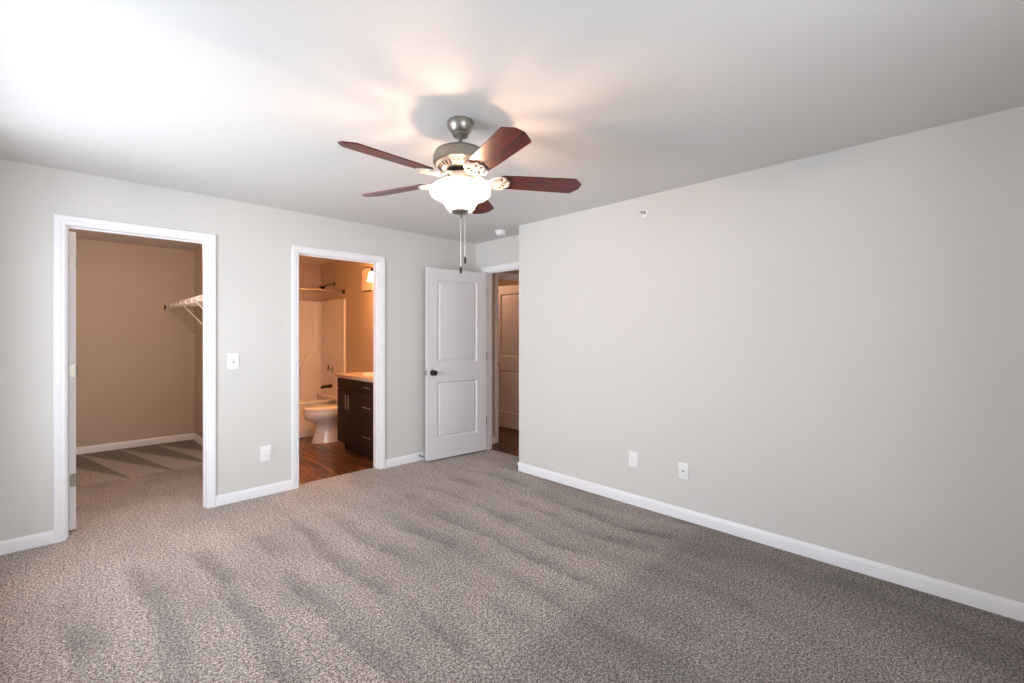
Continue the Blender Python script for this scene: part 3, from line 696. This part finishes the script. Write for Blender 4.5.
# toilet, facing -x, tank on the right wall
TX, TYC = BR, 5.85
tl = thing('toilet', 'white two piece toilet between tub and dark vanity', 'toilet', (TX, TYC, -0.008))
def ell(cx, rx, ry, z, n=36, back=None):
    out = []
    for k in range(n):
        a = 2 * pi * k / n; x = cx + rx * cos(a); y = ry * sin(a)
        if back is not None and x > back: x = back
        out.append((x, y, z))
    return out
def loft(bm, rings, cap=True):
    rv = [[bm.verts.new(p) for p in r] for r in rings]
    n = len(rv[0])
    for a, b in zip(rv, rv[1:]):
        for k in range(n): bm.faces.new((a[k], a[(k + 1) % n], b[(k + 1) % n], b[k]))
    if cap: bm.faces.new(rv[0][::-1]); bm.faces.new(rv[-1])
bm = new_bm()
loft(bm, [ell(-0.36, 0.260, 0.135, 0.0), ell(-0.36, 0.255, 0.130, 0.03), ell(-0.36, 0.225, 0.110, 0.12), ell(-0.36, 0.200, 0.100, 0.20), ell(-0.385, 0.215, 0.115, 0.26),
          ell(-0.42, 0.270, 0.160, 0.30), ell(-0.44, 0.275, 0.180, 0.345), ell(-0.445, 0.272, 0.185, 0.39), ell(-0.445, 0.262, 0.178, 0.402)])
obj('bowl', bm, M['porcelain'], tl, 60)
bm = new_bm(); loft(bm, [ell(-0.445, 0.272, 0.188, 0.400), ell(-0.445, 0.275, 0.190, 0.410), ell(-0.445, 0.272, 0.188, 0.420)])
obj('toilet_seat', bm, M['porcelain'], tl, 50)
bm = new_bm(); loft(bm, [ell(-0.440, 0.270, 0.186, 0.421), ell(-0.440, 0.270, 0.186, 0.434), ell(-0.440, 0.255, 0.172, 0.441)])
obj('toilet_lid', bm, M['porcelain'], tl, 50)
bm = new_bm(); add_box(bm, -0.215, -0.012, -0.225, 0.225, 0.39, 0.755, 0.02, 3); add_box(bm, -0.30, -0.10, -0.10, 0.10, 0.30, 0.40, 0.02, 3); obj('tank', bm, M['porcelain'], tl)
bm = new_bm(); add_box(bm, -0.225, -0.006, -0.235, 0.235, 0.756, 0.790, 0.012, 3); obj('tank_lid', bm, M['porcelain'], tl)
bm = new_bm(); add_tube(bm, [(-0.216, 0.17, 0.70), (-0.235, 0.17, 0.70), (-0.238, 0.11, 0.695)], 0.006, 10); obj('flush_lever', bm, M['chrome'], tl)
bm = new_bm(); add_tube(bm, [(-0.03, 0.20, 0.16), (-0.075, 0.20, 0.16), (-0.08, 0.20, 0.20), (-0.08, 0.18, 0.395)], 0.006, 8); add_lathe(bm, [(0.014, 0), (0.014, 0.03)], 12, Matrix.Translation((-0.08, 0.20, 0.15))); obj('supply_line', bm, M['chrome'], tl)

# vanity, front plane x=2.32, along the right wall
VF, VY0, VY1 = 2.325, 4.37, 5.32
va = thing('bathroom_vanity', 'espresso brown vanity cabinet with doors and drawers under a stone top', 'vanity', (VF, VY1, -0.008))
D = BR - VF
def V_(y): return y - VY1
bm = new_bm(); add_box(bm, 0.02, D - 0.001, V_(VY0), 0, 0.105, 0.858); add_box(bm, 0.085, D - 0.02, V_(VY0) + 0.01, -0.01, 0, 0.105)
obj('cabinet_body', bm, M['espresso'], va, 0)
yd = 4.69; ym = 5.0
def front(name, y0, y1, z0, z1):
    bm = new_bm(); add_box(bm, 0.0, 0.0195, V_(y0) + 0.002, V_(y1) - 0.002, z0 + 0.002, z1 - 0.002, 0.0015, 1); return obj(name, bm, M['espresso'], va)
def bar(par, p, q):
    bm = new_bm(); p = Vector(p); q = Vector(q); d_ = (q - p).normalized()
    add_tube(bm, [p, q], 0.006, 10)
    for e in (p + d_ * 0.015, q - d_ * 0.015): add_tube(bm, [e, e + Vector((0.030, 0, 0))], 0.004, 8)
    return obj('handle', bm, M['chrome'], par)
front('false_front', yd, VY1, 0.735, 0.858)
d1 = front('cabinet_door', ym, VY1, 0.105, 0.732); bar(d1, (-0.03, V_(ym) + 0.035, 0.52), (-0.03, V_(ym) + 0.035, 0.68))
d2 = front('cabinet_door', yd, ym, 0.105, 0.732); bar(d2, (-0.03, V_(ym) - 0.035, 0.52), (-0.03, V_(ym) - 0.035, 0.68))
for z0, z1 in ((0.735, 0.858), (0.435, 0.732), (0.105, 0.432)):
    dr = front('drawer', VY0, yd, z0, z1); zc = (z0 + z1) / 2; bar(dr, (-0.03, V_(4.44), zc), (-0.03, V_(4.62), zc))
bm = new_bm(); add_box(bm, -0.02, D - 0.001, V_(VY0) - 0.02, 0.015, 0.860, 0.900, 0.003, 1); add_box(bm, D - 0.022, D - 0.001, V_(VY0) - 0.02, 0.015, 0.900, 0.99, 0.003, 1)
obj('countertop', bm, M['stone'], va)
bm = new_bm()
loft(bm, [[(0.26 + rx * cos(2 * pi * k / 32), -0.48 + ry * sin(2 * pi * k / 32), z) for k in range(32)] for rx, ry, z in ((0.165, 0.215, 0.9005), (0.165, 0.215, 0.906), (0.150, 0.200, 0.908), (0.142, 0.192, 0.9025), (0.05, 0.07, 0.9015))])
obj('sink', bm, M['porcelain'], va)
bm = new_bm(); add_tube(bm, [(0.44, -0.48, 0.900), (0.44, -0.48, 1.01), (0.41, -0.48, 1.04), (0.34, -0.48, 1.02)], 0.012, 12); add_box(bm, 0.42, 0.46, -0.55, -0.41, 0.900, 0.910, 0.004)
for s in (-1, 1): add_tube(bm, [(0.44, -0.48 + s * 0.06, 0.91), (0.44, -0.48 + s * 0.065, 0.95)], 0.010, 10)
obj('faucet', bm, M['chrome'], va)

# vanity light over the vanity, three bell shades
vl = thing('vanity_light', 'bathroom wall light with glowing bell glass shade', 'wall light', (BR, 4.86, 2.16))
bm = new_bm(); add_box(bm, -0.022, 0, -0.30, 0.30, -0.05, 0.05, 0.008, 2); obj('backplate', bm, M['bronze'], vl)
for k, y in enumerate((-0.24, 0.05, 0.34)):
    bm = new_bm(); add_tube(bm, [(-0.02, y * 0.85, 0.0), (-0.08, y, 0.02), (-0.13, y, 0.012), (-0.14, y, -0.010)], 0.008, 10); a = obj('light_arm', bm, M['bronze'], vl)
    bm = new_bm(); add_lathe(bm, [(0.022, 0.0), (0.024, -0.010), (0.022, -0.045)], 18, Matrix.Translation((-0.14, y, 0.0))); obj('socket_cup', bm, M['bronze'], a)
    bm = new_bm(); add_lathe(bm, [(0.024, -0.030), (0.034, -0.050), (0.042, -0.085), (0.052, -0.125), (0.068, -0.155)], 28, Matrix.Translation((-0.14, y, 0.0)), False); obj('glass_shade', bm, M['shade_bath'], a, 60)
    point('vanity_bulb', (BR - 0.14, 4.86 + y, 2.07), 27, (1.0, 0.42, 0.13), 0.02)

# framed square panel on the wall above the toilet
t = thing('framed_wall_panel', 'pale square panel with a raised rim above the toilet', 'wall panel', (BR, 5.60, 2.07))
bm = new_bm()
def arch(w, h, n=8): 
    return [(-w / 2, -h / 2), (w / 2, -h / 2)] + [(w / 2 - w * k / n, h / 2 + 0.02 * sin(pi * k / n)) for k in range(n + 1)]
add_prism(bm, [(0, y, z) for y, z in arch(0.27, 0.27)], (-0.012, 0, 0)); obj('panel_face', bm, M['fiber'], t, 30)
bm = new_bm(); pts = arch(0.28, 0.28); pts.append(pts[0]); add_tube(bm, [(-0.008, y, z) for y, z in pts], 0.008, 8); obj('panel_rim', bm, M['nickel'], t)
